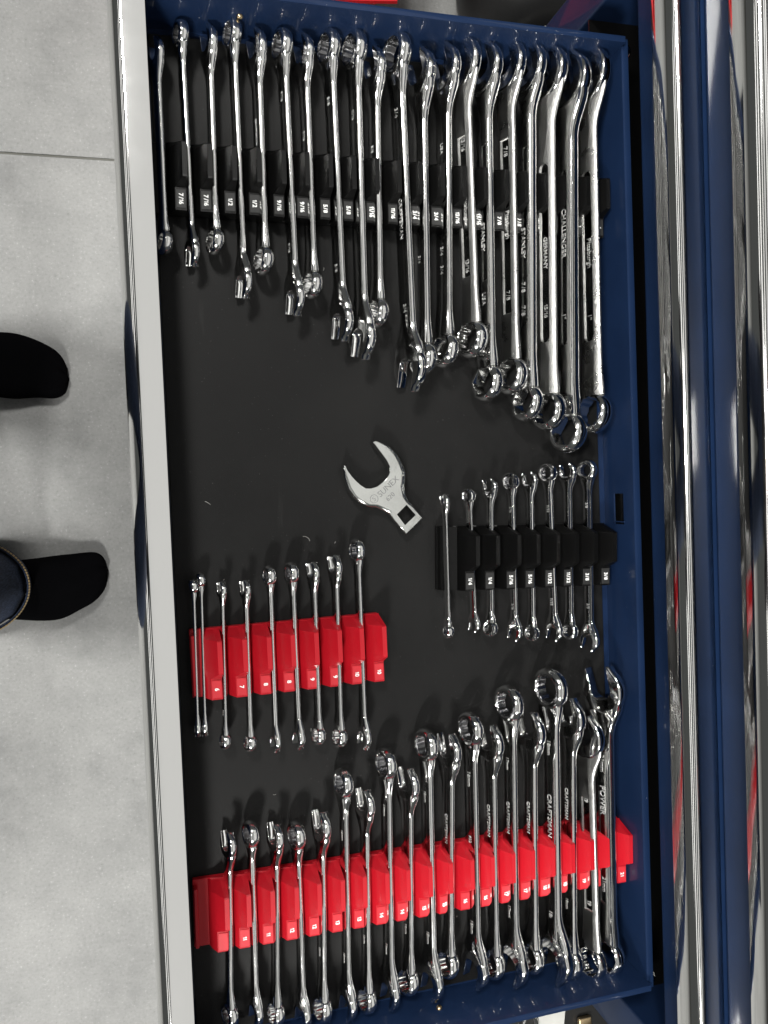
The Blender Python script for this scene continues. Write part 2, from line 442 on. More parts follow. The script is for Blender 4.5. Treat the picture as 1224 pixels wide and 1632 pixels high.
# ------------------------------------------------------------------ spanner racks
def rack(name, d, mats, label, x_left, fin_mat_tag, zt=0.034):
    a, b = d['line']; xs = d['xs']; n = len(xs)
    yb = lambda x: a * x + b + 0.056
    ang = math.atan(a)
    org = Vector((xs[0], yb(xs[0]), 0))
    mw = Matrix.Translation(org) @ Matrix.Rotation(ang, 4, 'Z')
    root = empty(name, mw); tag(root, label, 'wrench rack', 'slotted wrench racks lying on the drawer liner')
    L = (xs[-1] - xs[0]) / cos(ang)
    link('base', box('base', x_left, L + 0.005, -0.0655, -0.0012, 0.0006, 0.0064, 0.0006, 1), mats[0], root)
    if x_left == -0.030: link('end_block', loft('end_block', [[(x_ * m_, y_, z_ * m_) for x_, z_ in ((-29, 6.5), (-28, 13), (-26, 15), (-11, 15), (-11, 6.5))] for m_ in (0.001,) for y_ in (-0.0015, -0.065)]), mats[0], root)
    else: link('end_lip', box('end_lip', x_left + 0.001, x_left + 0.0045, -0.062, -0.006, 0.0066, 0.016, 0.0006, 1), mats[0], root)
    m = 0.001
    def sec(y, pts): return [(x * m, y * m, z * m) for x, z in pts]
    H = zt * 1000
    def prof(h, xl=0.0):
        k = (h - 7) / (H - 7)
        return [(-12, 6.2), (-9.2, 6.2 + 11 * k), (1.8 - (1 - k) * 3, h), (6.0 - (1 - k) * 1.0, h), (2.6, 9), (2.2, 6.2)]
    secs = [sec(-1, prof(9.5)), sec(-2.2, prof(11)), sec(-9.5, prof(H - 0.8)), sec(-10.5, prof(H)), sec(-39, prof(H)), sec(-40.2, prof(H - 0.8)),
            sec(-46, [(-12, 6.2), (-9.5, 14), (-5, 21.5), (5, 21.5), (5, 9), (4.6, 6.2)]),
            sec(-65.2, [(-12, 6.2), (-9.5, 14), (-5, 21.5), (5, 21.5), (5, 9), (4.6, 6.2)]),
            sec(-66, [(-11.6, 6.2), (-9.2, 11.6), (-4.8, 20.8), (4.8, 20.8), (4.8, 9), (4.4, 6.2)])]
    fin_me = loft('fin', secs); fin_me.materials.append(mats[0]); fin_me.shade_smooth(); fin_me.set_sharp_from_angle(angle=R(22))
    plate = box('size_tag', -0.0044, 0.0044, -0.0642, -0.0478, 0.0215, 0.0220, 0.0003, 1); plate.materials.append(mats[1])
    frame = None
    for i, x in enumerate(xs):
        lx = (x - xs[0]) / cos(ang)
        f = link('fin', fin_me, None, root, Matrix.Translation((lx, 0, 0)))
        p = link('size_tag', plate, None, f)
        if d['tags'][i]:
            tm = Matrix(((0, 1, 0, 0.0002), (-1, 0, 0, -0.0562), (0, 0, 1, 0.02205), (0, 0, 0, 1)))
            put_text(d['tags'][i], M_WHITE, f, tm, 0.0038, 1.0, 0.03, 'size_number', 0.0125)
    return root

DATA = {
'top': dict(line=(-0.0157, 0.78168), xs=[-0.42423, -0.40228, -0.38072, -0.3587, -0.33619, -0.31466, -0.29265, -0.27047, -0.24812, -0.22651, -0.20474, -0.18279, -0.16067, -0.13869, -0.11622, -0.09492, -0.07174, -0.04976, -0.02726, -0.00458],
  tags=['7/16', '7/16', '1/2', '1/2', '9/16', '9/16', '5/8', '5/8', '11/16', '11/16', '3/4', '3/4', '13/16', '13/16', '7/8', '7/8', '15/16', '15/16', '1', '1'],
  wrenches=[
   [-0.44075, 0.83322, 0.01834, -1.57409, 0.09499, 0.01144, 0.00457, 0.013, 20.9, 'o', 'b', 'c', []],
   [-0.41822, 0.83823, 0.01841, -1.56439, 0.10932, 0.01144, 0.00457, 0.013, 19.0, 'r', 'o', 'c', []],
   [-0.39559, 0.84155, 0.01901, -1.58336, 0.10184, 0.0127, 0.00492, 0.01486, 19.0, 'o', 'b', 'c', []],
   [-0.37302, 0.82757, 0.01901, -1.57158, 0.12657, 0.0127, 0.00492, 0.01486, 19.0, 'r', 'o', 'c', []],
   [-0.35272, 0.83264, 0.02053, -1.58019, 0.11074, 0.01592, 0.00559, 0.01672, 19.0, 'o', 'b', 'c', [('CRAFTSMAN', -0.01995, 0.004)]],
   [-0.32715, 0.81732, 0.02061, -1.5647, 0.13138, 0.01592, 0.00559, 0.01672, 17.1, 'r', 'o', 'c', [('9/16', -0.06978, 0.005), ('9/16', 0.06909, 0.005)]],
   [-0.30849, 0.82221, 0.02061, -1.5738, 0.12125, 0.01592, 0.00559, 0.01672, 17.1, 'o', 'b', 'c', [('9/16', -0.03024, 0.005)]],
   [-0.2832, 0.80773, 0.0213, -1.56488, 0.1449, 0.01736, 0.00597, 0.01857, 17.1, 'r', 'o', 'c', [('5/8', -0.07832, 0.0055), ('5/8', 0.07682, 0.0055)]],
   [-0.26139, 0.79973, 0.02203, -1.58187, 0.15412, 0.0188, 0.00634, 0.02043, 16.15, 'r', 'o', 'c', [('11/16', -0.0752, 0.005)]],
   [-0.24387, 0.80583, 0.02134, -1.59432, 0.13175, 0.01736, 0.00597, 0.01857, 16.15, 'o', 'b', 'c', [('5/8', -0.0384, 0.005)]],
   [-0.21736, 0.78555, 0.02309, -1.56353, 0.17047, 0.02024, 0.00671, 0.02229, 19.2, 'r', 'o', 'c', [('3/4', -0.09418, 0.0065), ('CRAFTSMAN', 0.00605, 0.0065), ('3/4', 0.09155, 0.006)]],
   [-0.19909, 0.78351, 0.02325, -1.59508, 0.15615, 0.02024, 0.00671, 0.02229, 18.0, 'o', 'b', 'c', [('3/4', 0.04232, 0.005)]],
   [-0.1753, 0.79135, 0.02309, -1.60608, 0.15537, 0.02024, 0.00671, 0.02229, 19.2, 'o', 'h', 'c', [('USA', -0.05739, 0.0055), ('3/4', 0.04127, 0.006), ('3/4', 0.05961, 0.006)]],
   [-0.1523, 0.80043, 0.02455, -1.56778, 0.15491, 0.02252, 0.00884, 0.02415, 21.6, 'o', 'b', 'p', [('13/16', -0.05386, 0.0065), ('Pittsburgh', 0.00896, 0.006), ('13/16', 0.06415, 0.0065)]],
   [-0.13338, 0.77724, 0.02474, -1.59293, 0.1746, 0.02168, 0.00709, 0.02415, 20.4, 'o', 'h', 'c', [('STANLEY', 0.01241, 0.0065), ('USA', 0.07307, 0.0065)]],
   [-0.10851, 0.78331, 0.02484, -1.58679, 0.17405, 0.02276, 0.00891, 0.02445, 21.6, 'o', 'b', 'p', [('7/8', -0.06693, 0.0065), ('Pittsburgh', 0.005, 0.0065), ('7/8', 0.07485, 0.0065)]],
   [-0.08912, 0.76921, 0.02538, -1.60327, 0.18734, 0.02276, 0.00998, 0.02445, 18.0, 'o', 'h', 'f', [('STANLEY', 0.00881, 0.007), ('7/8', 0.05277, 0.007), ('7/8', 0.07606, 0.007)]],
   [-0.06804, 0.7636, 0.02673, -1.59492, 0.19121, 0.02416, 0.00935, 0.02619, 20.4, 'o', 'b', 'g', [('GERMANY', 0.0122, 0.0065), ('15/16', 0.07034, 0.0065)]],
   [-0.0464, 0.74885, 0.02844, -1.59929, 0.20011, 0.02555, 0.01096, 0.02794, 20.4, 'o', 'h', 'f', [('CHALLENGER', -0.02202, 0.0075), ('1"', 0.06183, 0.007)]],
   [-0.02089, 0.76232, 0.02902, -1.57971, 0.19446, 0.02555, 0.00979, 0.02794, 16.8, 'o', 'b', 'g', [('Pittsburgh', 0.00991, 0.007), ('1"', 0.07518, 0.007)]],
  ]),
'small': dict(line=(-0.03245, 0.41934), xs=[-0.15981, -0.13837, -0.11545, -0.09446, -0.07236, -0.05118, -0.02955, -0.00783],
  tags=['1/4', '1/4', '5/16', '5/16', '11/32', '11/32', '3/8', '3/8'],
  wrenches=[
   [-0.18549, 0.44039, 0.0205, -1.58114, 0.07202, 0.00765, 0.00274, 0.00743, 9.6, 'o', 'b', 'c', []],
   [-0.15741, 0.44533, 0.01635, -1.56123, 0.07282, 0.00765, 0.00274, 0.00743, 28.8, 'r', 'o', 'c', []],
   [-0.13728, 0.44585, 0.01691, -1.60181, 0.08045, 0.00892, 0.00386, 0.00929, 28.8, 'o', 'b', 'c', []],
   [-0.11245, 0.44607, 0.01691, -1.57986, 0.08632, 0.00892, 0.00386, 0.00929, 28.8, 'r', 'o', 'c', [('5/16', -0.04788, 0.0035), ('5/16', 0.05133, 0.0035)]],
   [-0.09229, 0.44423, 0.01691, -1.58973, 0.0875, 0.00892, 0.00386, 0.00929, 28.8, 'o', 'b', 'c', []],
   [-0.0696, 0.44816, 0.01718, -1.56209, 0.09246, 0.00955, 0.00404, 0.01022, 28.8, 'r', 'o', 'c', [('11/32', -0.04506, 0.0038), ('11/32', 0.05167, 0.0038)]],
   [-0.04924, 0.4468, 0.01718, -1.58898, 0.0926, 0.00955, 0.00404, 0.01022, 28.8, 'o', 'b', 'c', []],
   [-0.02662, 0.44206, 0.01741, -1.58765, 0.10056, 0.01018, 0.00422, 0.01114, 30.0, 'r', 'o', 'c', [('3/8', -0.05255, 0.004), ('3/8', 0.05331, 0.004)]],
  ]),
'mid': dict(line=(0.00641, 0.3447), xs=[-0.41416, -0.39156, -0.36936, -0.34735, -0.32523, -0.303, -0.28156, -0.25941],
  tags=['6', '7', '8', '8', '9', '9', '10', '10'],
  wrenches=[
   [-0.43152, 0.37168, 0.0125, -1.58827, 0.07315, 0.00737, 0.00268, 0.00702, 5.7, 'b', 'o', 'c', []],
   [-0.42471, 0.37425, 0.0125, -1.58946, 0.07594, 0.00737, 0.00268, 0.00702, 5.7, 'b', 'o', 'c', []],
   [-0.40676, 0.36219, 0.0169, -1.59292, 0.07841, 0.00817, 0.00285, 0.00819, 17.1, 'o', 'b', 'c', [('7mm', 0.04358, 0.0025)]],
   [-0.38465, 0.35944, 0.01728, -1.58341, 0.08084, 0.00896, 0.00388, 0.00936, 17.1, 'o', 'b', 'c', []],
   [-0.36128, 0.36485, 0.01733, -1.57778, 0.08806, 0.00896, 0.00388, 0.00936, 15.2, 'r', 'o', 'c', []],
   [-0.33975, 0.36612, 0.01771, -1.57116, 0.08902, 0.00976, 0.0041, 0.01053, 15.2, 'r', 'o', 'c', []],
   [-0.31982, 0.36516, 0.01769, -1.57752, 0.08807, 0.00976, 0.0041, 0.01053, 16.15, 'o', 'b', 'c', []],
   [-0.29887, 0.36536, 0.01807, -1.58173, 0.0932, 0.01056, 0.00432, 0.0117, 16.15, 'o', 'b', 'c', []],
   [-0.27573, 0.37137, 0.01809, -1.57352, 0.10223, 0.01056, 0.00432, 0.0117, 15.2, 'r', 'o', 'c', []],
  ]),
'low': dict(line=(-0.0151, 0.09894), xs=[-0.41806, -0.39822, -0.3762, -0.35367, -0.33218, -0.30959, -0.28804, -0.26568, -0.2444, -0.22168, -0.20039, -0.17797, -0.15601, -0.13354, -0.11194, -0.08981, -0.06679, -0.04469, -0.02239, 0.00043],
  tags=['', '11', '11', '12', '12', '13', '13', '14', '14', '15', '15', '16', '16', '17', '17', '18', '18', '19', '19', '21'],
  wrenches=[
   [-0.41303, 0.11346, 0.0183, -1.60769, 0.09314, 0.01135, 0.00455, 0.01287, 20.9, 'o', 'r', 'c', []],
   [-0.39056, 0.11649, 0.01846, -1.58738, 0.09772, 0.01143, 0.00457, 0.01298, 17.1, 'r', 'o', 'c', []],
   [-0.36965, 0.11068, 0.01874, -1.60993, 0.0972, 0.01215, 0.00477, 0.01404, 19.0, 'o', 'b', 'c', []],
   [-0.34695, 0.10664, 0.01884, -1.58081, 0.10056, 0.01223, 0.00479, 0.01416, 17.1, 'r', 'o', 'c', []],
   [-0.32509, 0.1105, 0.01912, -1.6047, 0.10301, 0.01294, 0.00499, 0.01521, 19.0, 'o', 'b', 'c', [('12mm', 0.0338, 0.0035)]],
   [-0.30103, 0.12961, 0.01926, -1.59429, 0.12303, 0.01303, 0.00501, 0.01534, 16.15, 'r', 'o', 'c', [('13mm', -0.05717, 0.004), ('13mm', 0.06372, 0.004)]],
   [-0.28098, 0.118, 0.01915, -1.59942, 0.11079, 0.01294, 0.00499, 0.01521, 18.05, 'o', 'b', 'c', [('13mm', 0.03736, 0.0035)]],
   [-0.25837, 0.13838, 0.02061, -1.5948, 0.12888, 0.01577, 0.00555, 0.01652, 15.2, 'r', 'o', 'c', [('14mm', -0.06726, 0.0045), ('14mm', 0.07074, 0.0045)]],
   [-0.23804, 0.13076, 0.02028, -1.60602, 0.11362, 0.01566, 0.00552, 0.01638, 21.6, 'o', 'b', 'c', [('14mm', 0.04698, 0.004)]],
   [-0.21571, 0.14571, 0.02093, -1.58832, 0.1358, 0.01669, 0.00579, 0.0177, 18.0, 'r', 'o', 'c', [('15mm', -0.06766, 0.0045), ('15mm', 0.07487, 0.005)]],
   [-0.19501, 0.14996, 0.02082, -1.61262, 0.12382, 0.01657, 0.00576, 0.01755, 19.2, 'o', 'b', 'c', [('CRAFTSMAN', -0.02854, 0.005)]],
   [-0.1688, 0.15322, 0.02137, -1.58677, 0.14002, 0.0176, 0.00603, 0.01888, 18.0, 'r', 'o', 'c', [('16mm', -0.07156, 0.006), ('932', -0.01045, 0.005), ('16mm', 0.08014, 0.0055)]],
   [-0.14876, 0.1465, 0.02125, -1.59174, 0.13086, 0.01748, 0.006, 0.01872, 19.2, 'o', 'b', 'c', [('CRAFTSMAN', -0.0334, 0.0055)]],
   [-0.12721, 0.16211, 0.02218, -1.59286, 0.15429, 0.01931, 0.00647, 0.02108, 18.0, 'r', 'o', 'c', [('17mm', -0.07343, 0.005), ('CRAFTSMAN', -0.01816, 0.0055), ('17mm', 0.07992, 0.005)]],
   [-0.10502, 0.14916, 0.02168, -1.59787, 0.13612, 0.01838, 0.00623, 0.01989, 19.2, 'o', 'b', 'c', [('CRAFTSMAN', -0.02759, 0.0055)]],
   [-0.08183, 0.16692, 0.02506, -1.59207, 0.16358, 0.02166, 0.00708, 0.02412, 18.0, 'r', 'o', 'c', [('18mm', -0.07991, 0.006), ('CRAFTSMAN', -0.00956, 0.0075), ('18mm', 0.0983, 0.006)]],
   [-0.06174, 0.14766, 0.02211, -1.59904, 0.14792, 0.01929, 0.00647, 0.02106, 19.2, 'o', 'b', 'c', [('CRAFTSMAN', -0.03735, 0.0055), ('18mm', 0.0687, 0.0045)]],
   [-0.03921, 0.13456, 0.02287, -1.5703, 0.14019, 0.02098, 0.00836, 0.02223, 20.4, 'o', 'b', 'p', [('19', -0.05129, 0.0065), ('19', 0.05929, 0.0065)]],
   [-0.01967, 0.16071, 0.02476, -1.58318, 0.16414, 0.02286, 0.00894, 0.02457, 22.8, 'o', 'b', 'w', [('21mm', -0.06258, 0.007), ('POWER', -0.02294, 0.0085), ('21mm', 0.06687, 0.006)]],
  ]),
}


# ------------------------------------------------------------------ floor
FZ = -0.50
tag(link('floor', mesh('floor', [(-6, -6, FZ - 0.0016), (6, -6, FZ - 0.0016), (6, 6, FZ - 0.0016), (-6, 6, FZ - 0.0016)], [(0, 1, 2, 3)]), M_GROUT), kind='structure')
flo = bpy.data.objects['floor']
tile_me = box('tile', -0.599, 0.599, -0.8985, 0.8985, FZ - 0.0012, FZ, 0.0009, 2); tile_me.materials.append(M_TILE)
for i in range(-4, 2):
    for j in range(-1, 2):
        link('tile', tile_me, None, flo, Matrix.Translation((-0.45 + 1.2 * i, 1.027 - 0.9 + 1.8 * j, 0)) @ Matrix.Rotation(R(180 * ((i + j) % 2)) , 4, 'Z'))

# ------------------------------------------------------------------ the open drawer
DX0, DX1, DY0, DY1, ZR = -0.448, 0.0, 0.0, 0.95, 0.0606; XB0 = 0.0065
drawer = tag(empty('drawer', Matrix.Translation((0, 0, -0.005))), 'open navy blue tool chest drawer with a wide chrome pull along its front edge', 'drawer')
def dpart(name, me, mat, parent=drawer, smooth=None): return link(name, me, mat, parent, Matrix.Translation((0, 0, 0.005)) if parent == drawer else None, smooth)
dpart('floor_pan', box('floor_pan', DX0, XB0 + 0.001, DY0 - 0.001, DY1 + 0.001, -0.0052, -0.0034), M_BLUE)
def wall_profile(T, lip):  # cross-section (offset outwards, z): thin sheet with a folded rim
    return [(0, -0.004), (0, ZR - 0.0012), (0.0005, ZR - 0.0003), (0.0014, ZR), (lip - 0.0014, ZR), (lip - 0.0004, ZR - 0.0004), (lip, ZR - 0.0014), (lip, ZR - 0.009), (lip - 0.0012, ZR - 0.009), (lip - 0.0012, ZR - 0.0022), (0.0014, ZR - 0.0022), (0.0014, -0.004)]
pr = wall_profile(0.0014, 0.0068)
dpart('side_wall', loft('side_wall', [[(x, DY1 + o, z) for o, z in pr] for x in (DX0, XB0 - 0.0002)]), M_BLUE, drawer, 30)
dpart('side_wall', loft('side_wall', [[(x, DY0 - o, z) for o, z in pr] for x in (DX0, XB0 - 0.0002)]), M_BLUE, drawer, 30)
# back wall with its slot: top band + pieces round the opening
ZB = 0.0535; XB = 0.0065
prb = [(o * 1.12 + XB, min(z, 1) - (ZR - ZB if z > 0.02 else 0)) for o, z in pr]
HY0, HY1, HZ0, HZ1 = 0.4735, 0.5056, 0.0155, 0.0335
ys = (DY0 - 0.0075, DY1 + 0.0075)
prt = [(o, max(z, HZ1)) for o, z in prb]
bk = dpart('back_wall', loft('back_wall', [[(o, y, z) for o, z in prt] for y in ys]), M_BLUE, drawer, 30)
v = []; f = []
def sheet(y0, y1, z0, z1):
    b0 = len(v)
    for x in (XB, XB + 0.0015):
        for (y, z) in ((y0, z0), (y1, z0), (y1, z1), (y0, z1)): v.append((x, y, z))
    f.extend([tuple(b0 + q for q in c) for c in ((0, 3, 2, 1), (4, 5, 6, 7), (0, 1, 5, 4), (1, 2, 6, 5), (2, 3, 7, 6), (3, 0, 4, 7))])
sheet(DY0, HY0, -0.004, HZ1); sheet(HY1, DY1, -0.004, HZ1); sheet(HY0, HY1, -0.004, HZ0)
dpart('back_wall_lower', fix(mesh('back_wall_lower', v, f)), M_BLUE)
tab = dpart('slot_tab', box('slot_tab', XB - 0.0016, XB - 0.0002, HY0 + 0.002, HY0 + 0.0032, HZ0 - 0.001, HZ1 + 0.003, 0.0003, 1), M_BLUE)
dpart('slot_shade', box('slot_shade', XB + 0.005, XB + 0.006, HY0 - 0.01, HY1 + 0.01, HZ0 - 0.012, HZ1 + 0.012), M_BLACK)  # added black sheet, paints in the dark seen through the slot
dpart('front_panel', box('front_panel', DX0 - 0.0012, DX0, -0.055, 1.012, -0.026, 0.0690, 0.0004, 1), M_BLUE)
HP = [(0.0, 0.0)] + [(-0.0185 - 0.0122 * sin(R(a_)), -0.0195 * (1 - cos(R(a_)))) for a_ in range(0, 79, 6)] + [(-0.0309, -0.0185), (-0.0311, -0.0220), (-0.0302, -0.0258), (-0.0275, -0.0286), (-0.0235, -0.0296), (-0.0205, -0.0285), (-0.0200, -0.0270), (-0.0230, -0.0276), (-0.0258, -0.0270), (-0.0280, -0.0254), (-0.0288, -0.0228), (-0.0282, -0.0190), (-0.0225, -0.0060), (-0.0190, -0.0020), (0.0, -0.0020)]
def handle(x, zt, y0, y1): return loft('handle', [[(x + a, y, zt + b) for a, b in HP] for y in (y0, y1)])
ZH = 0.0708
dpart('handle', handle(DX0 - 0.0, ZH, -0.055, 1.012), M_RAIL, drawer, 28)
def dome(r, h, n=16):
    secs = [[(r * cos(q) * 2 * pi / 2 / pi * c, r * sin(q) * c, h * s_) for q in [2 * pi * i / n for i in range(n)]] for c, s_ in ((1, 0), (1, .3), (.85, .75), (.5, .97), (.12, 1))]
    return loft('rivet', secs)
for (x, y, z, m_) in ((-0.3666, DY1, 0.0318, M_BRONZE), (-0.211, DY1, 0.029, M_CHROME), (-0.212, DY0, 0.026, M_BRONZE), (-0.0614, DY0, 0.025, M_BRONZE)):
    rt = Matrix.Rotation(R(90 if y > 0.5 else -90), 4, 'X')
    o = link('rivet', dome(0.0030, 0.0028), m_, drawer, Matrix.Translation((x, y, z + 0.005)) @ rt, 50)
for y in (DY0 - 0.004, DY1 + 0.004):
    secs = []
    for i in range(13):
        a_ = R(-100 + 200 * i / 12); c = Vector((0.0150 + 0.0035 * cos(a_), y + 0.006 * sin(a_) + (0.004 if y < 0.5 else -0.006), 0.046))
        secs.append([c + Vector((0.0007 * cos(q), 0.0003 * sin(q), 0.004 * (1 if sin(q) > 0 else -1))) for q in (0.8, 2.3, 3.9, 5.4)])
    dpart('slide_clip', loft('slide_clip', secs), M_CHROME)
for y0, y1 in ((DY0 - 0.022, DY0 - 0.010), (DY1 + 0.010, DY1 + 0.022)):
    dpart('slide_rail', box('slide_rail', DX0 + 0.02, 0.004, y0, y1, 0.004, 0.034, 0.001, 1), M_BLUE)

mat_me = box('liner', DX0 + 0.0012, -0.0012, 0.0035, 0.9435, -0.0032, 0.0, 0.0006, 1)
tag(link('drawer_liner', mat_me, M_MAT), 'dusty black rubber liner covering the bottom of the blue drawer', 'drawer liner')

# ------------------------------------------------------------------ cabinet behind the drawer
XP = 0.009; PZ = 0.0972
cab = tag(empty('tool_cabinet', Matrix.Translation((0.25, 0.48, FZ))), 'navy blue tool cabinet with closed drawers and chrome pulls beside the open drawer', 'tool cabinet')
icab = Matrix.Translation((-0.25, -0.48, -FZ))
def cpart(name, me, mat, parent=cab, smooth=None): return link(name, me, mat, parent, icab if parent == cab else None, smooth)
for k in range(2):
    z0 = 0.0765 + PZ * k; z1 = z0 + 0.0925
    pv = [(0.0, z0 + 0.004), (0.0006, z0 + 0.0012), (0.002, z0), (0.018, z0), (0.018, z1), (0.0, z1)]
    fr = cpart('drawer_front', loft('drawer_front', [[(XP + a_, y, z) for a_, z in pv] for y in (-0.0535, 1.0115)]), M_FRONT, cab, 50)
    link('handle', handle(XP, z1 + 0.0005, -0.0535, 1.0115), M_RAIL, fr, None, 28)
for y0, y1 in ((-0.106, -0.0555), (1.0135, 1.0625)):
    cpart('side_panel', box('side_panel', XP, 0.47, y0, y1, FZ + 0.08, 0.285, 0.0025, 3), M_BLUE, cab, 50)
cpart('lower_panel', box('lower_panel', 0.026, 0.04, -0.0555, 1.0135, FZ + 0.08, -0.014, 0.001, 1), M_BLUE)
cpart('shelf', box('shelf', XP + 0.0005, 0.45, -0.0555, 1.0135, -0.0135, -0.0115), M_BLACK)  # shelf, divider and back panel coloured black to paint in the opening's shade
cpart('divider', box('divider', 0.020, 0.46, -0.0555, 1.0135, 0.069, 0.0755, 0.0006, 1), M_BLACK)
cpart('back_panel', box('back_panel', 0.455, 0.47, -0.0555, 1.0135, FZ + 0.08, 0.27), M_BLACK)
cpart('top_panel', box('top_panel', XP, 0.47, -0.0555, 1.0135, 0.2725, 0.287, 0.003, 2), M_BLUE)
for y in (-0.050, 1.003):
    cpart('frame_strip', box('frame_strip', 0.014, 0.0255, y, y + 0.006, FZ + 0.08, -0.014, 0.001, 1), M_BLUE)
for x in (0.06, 0.41):
    for y in (-0.05, 1.0):
        w_ = cpart('caster', loft('caster', [[(x + 0.036 * r_ * cos(q), y + dy, FZ + 0.038 + 0.036 * r_ * sin(q)) for q in [2 * pi * i / 24 for i in range(24)]] for r_, dy in ((.8, -.014), (1, -.011), (1, .011), (.8, .014))]), M_BLACK, cab, 40)
        link('bracket', box('bracket', x - 0.02, x + 0.02, y - 0.019, y + 0.019, FZ + 0.072, FZ + 0.081, 0.001, 1), M_CHROME, w_)

# ------------------------------------------------------------------ racks and wrenches
rack('long_wrench_rack', DATA['top'], (M_BLACK, M_PLATE), 'long black wrench rack with white inch fractions, holding twenty wrenches', -0.034, None)
rack('small_wrench_rack', DATA['small'], (M_BLACK, M_PLATE), 'short black wrench rack with white inch fractions against the back wall', -0.030, None)
rack('small_wrench_rack', DATA['mid'], (M_RED, M_RPLATE), 'short red wrench rack with white metric numbers six to ten', -0.022, None)
rack('long_wrench_rack', DATA['low'], (M_RED, M_RPLATE), 'long red wrench rack with white metric numbers eleven to twenty-one', -0.026, None)
NAMES = {'top': ('long black rack', 'wrenches standing in the long black rack'), 'small': ('short black rack', 'wrenches standing in the short black rack'),
         'mid': ('short red rack', 'wrenches standing in the short red rack'), 'low': ('long red rack', 'wrenches standing in the long red rack')}
for key in ('top', 'small', 'mid', 'low'):
    d = DATA[key]; rk, grp = NAMES[key]; ws = d['wrenches']
    tags = [t_ for t_ in d['tags'] if t_]
    off = len(tags) - len(ws)       # the tag that belongs to a wrench stands just beyond it
    for i, rec in enumerate(ws):
        look = 'satin' if rec[11] in 'pg' else 'chrome'
        kind = 'ratcheting wrench' if 'r' in (rec[9], rec[10]) else 'wrench'
        k = i + off
        if key == 'mid' and i == 0: lab = 'outer of two tiny chrome wrenches touching at the low-number end of the short red rack'
        elif key == 'mid' and i == 1: lab = 'tiny chrome wrench touching the outer one, beside the six tag of the short red rack'
        else:
            if k == 0 and key == 'low': where = 'between the blank and first eleven tags'
            elif k == 0: where = f'outside the first {WORDS[tags[0]]} tag at the end'
            elif tags[k - 1] == tags[k]: where = f'between the two {WORDS[tags[k]]} tags'
            else: where = f'between the {WORDS[tags[k - 1]]} and {WORDS[tags[k]]} tags'
            lab = f'{look} {kind} {where} of the {rk}'
        wrench(rec, lab, grp)

# ------------------------------------------------------------------ crowfoot wrench lying on the liner
CROW_O = [(-0.28403, 0.54466), (-0.2852, 0.54075), (-0.28406, 0.53182), (-0.28094, 0.52181), (-0.27571, 0.51317), (-0.26883, 0.50691), (-0.26181, 0.50311), (-0.2536, 0.50224), (-0.2475, 0.49945), (-0.24089, 0.49562), (-0.23642, 0.48987), (-0.23042, 0.4825), (-0.22421, 0.47458), (-0.20598, 0.48989), (-0.21038, 0.49468), (-0.21491, 0.50098), (-0.2189, 0.50724), (-0.2213, 0.51341), (-0.22203, 0.52152), (-0.2207, 0.52854), (-0.22017, 0.5366), (-0.22225, 0.54271), (-0.22564, 0.54986), (-0.2306, 0.55704), (-0.23665, 0.56221), (-0.24276, 0.56536), (-0.25144, 0.56805), (-0.2541, 0.56613), (-0.2502, 0.56055), (-0.24579, 0.55445), (-0.24137, 0.54832), (-0.2385, 0.54222), (-0.23874, 0.53621), (-0.24102, 0.53128), (-0.24533, 0.52743), (-0.25172, 0.52317), (-0.25798, 0.52141), (-0.2631, 0.52161), (-0.26809, 0.52479), (-0.273, 0.52944), (-0.27688, 0.53404), (-0.2807, 0.53961), (-0.28254, 0.54412)]
CROW_R = [0.00042, 0.0021, 0.00336, 0.00336, 0.00336, 0.00336, 0.00336, 0.00336, 0.00336, 0.00336, 0.00084, 0.00084, 0.00126, 0.00126, 0.00084, 0.00147, 0.0042, 0.00588, 0.0063, 0.0063, 0.0063, 0.0063, 0.00588, 0.00504, 0.0042, 0.00336, 0.00126, 0.00042, 0.00042, 0.00042, 0.00042, 0.00042, 0.00042, 0.00042, 0.00042, 0.00042, 0.00042, 0.00042, 0.00042, 0.00042, 0.00042, 0.00042, 0.00042]
CROW_H = [(-0.23308, 0.49475), (-0.22273, 0.50387), (-0.21362, 0.49331), (-0.22511, 0.48374)]
CROW_T = [('SUNEX', (-0.24084, 0.52275), 0.0058, 0.699), ('620', (-0.23916, 0.51264), 0.0046, 0.699), ('S', (-0.25551, 0.51102), 0.0048, 0.699)]
CROW_S = (-0.25551, 0.51102)

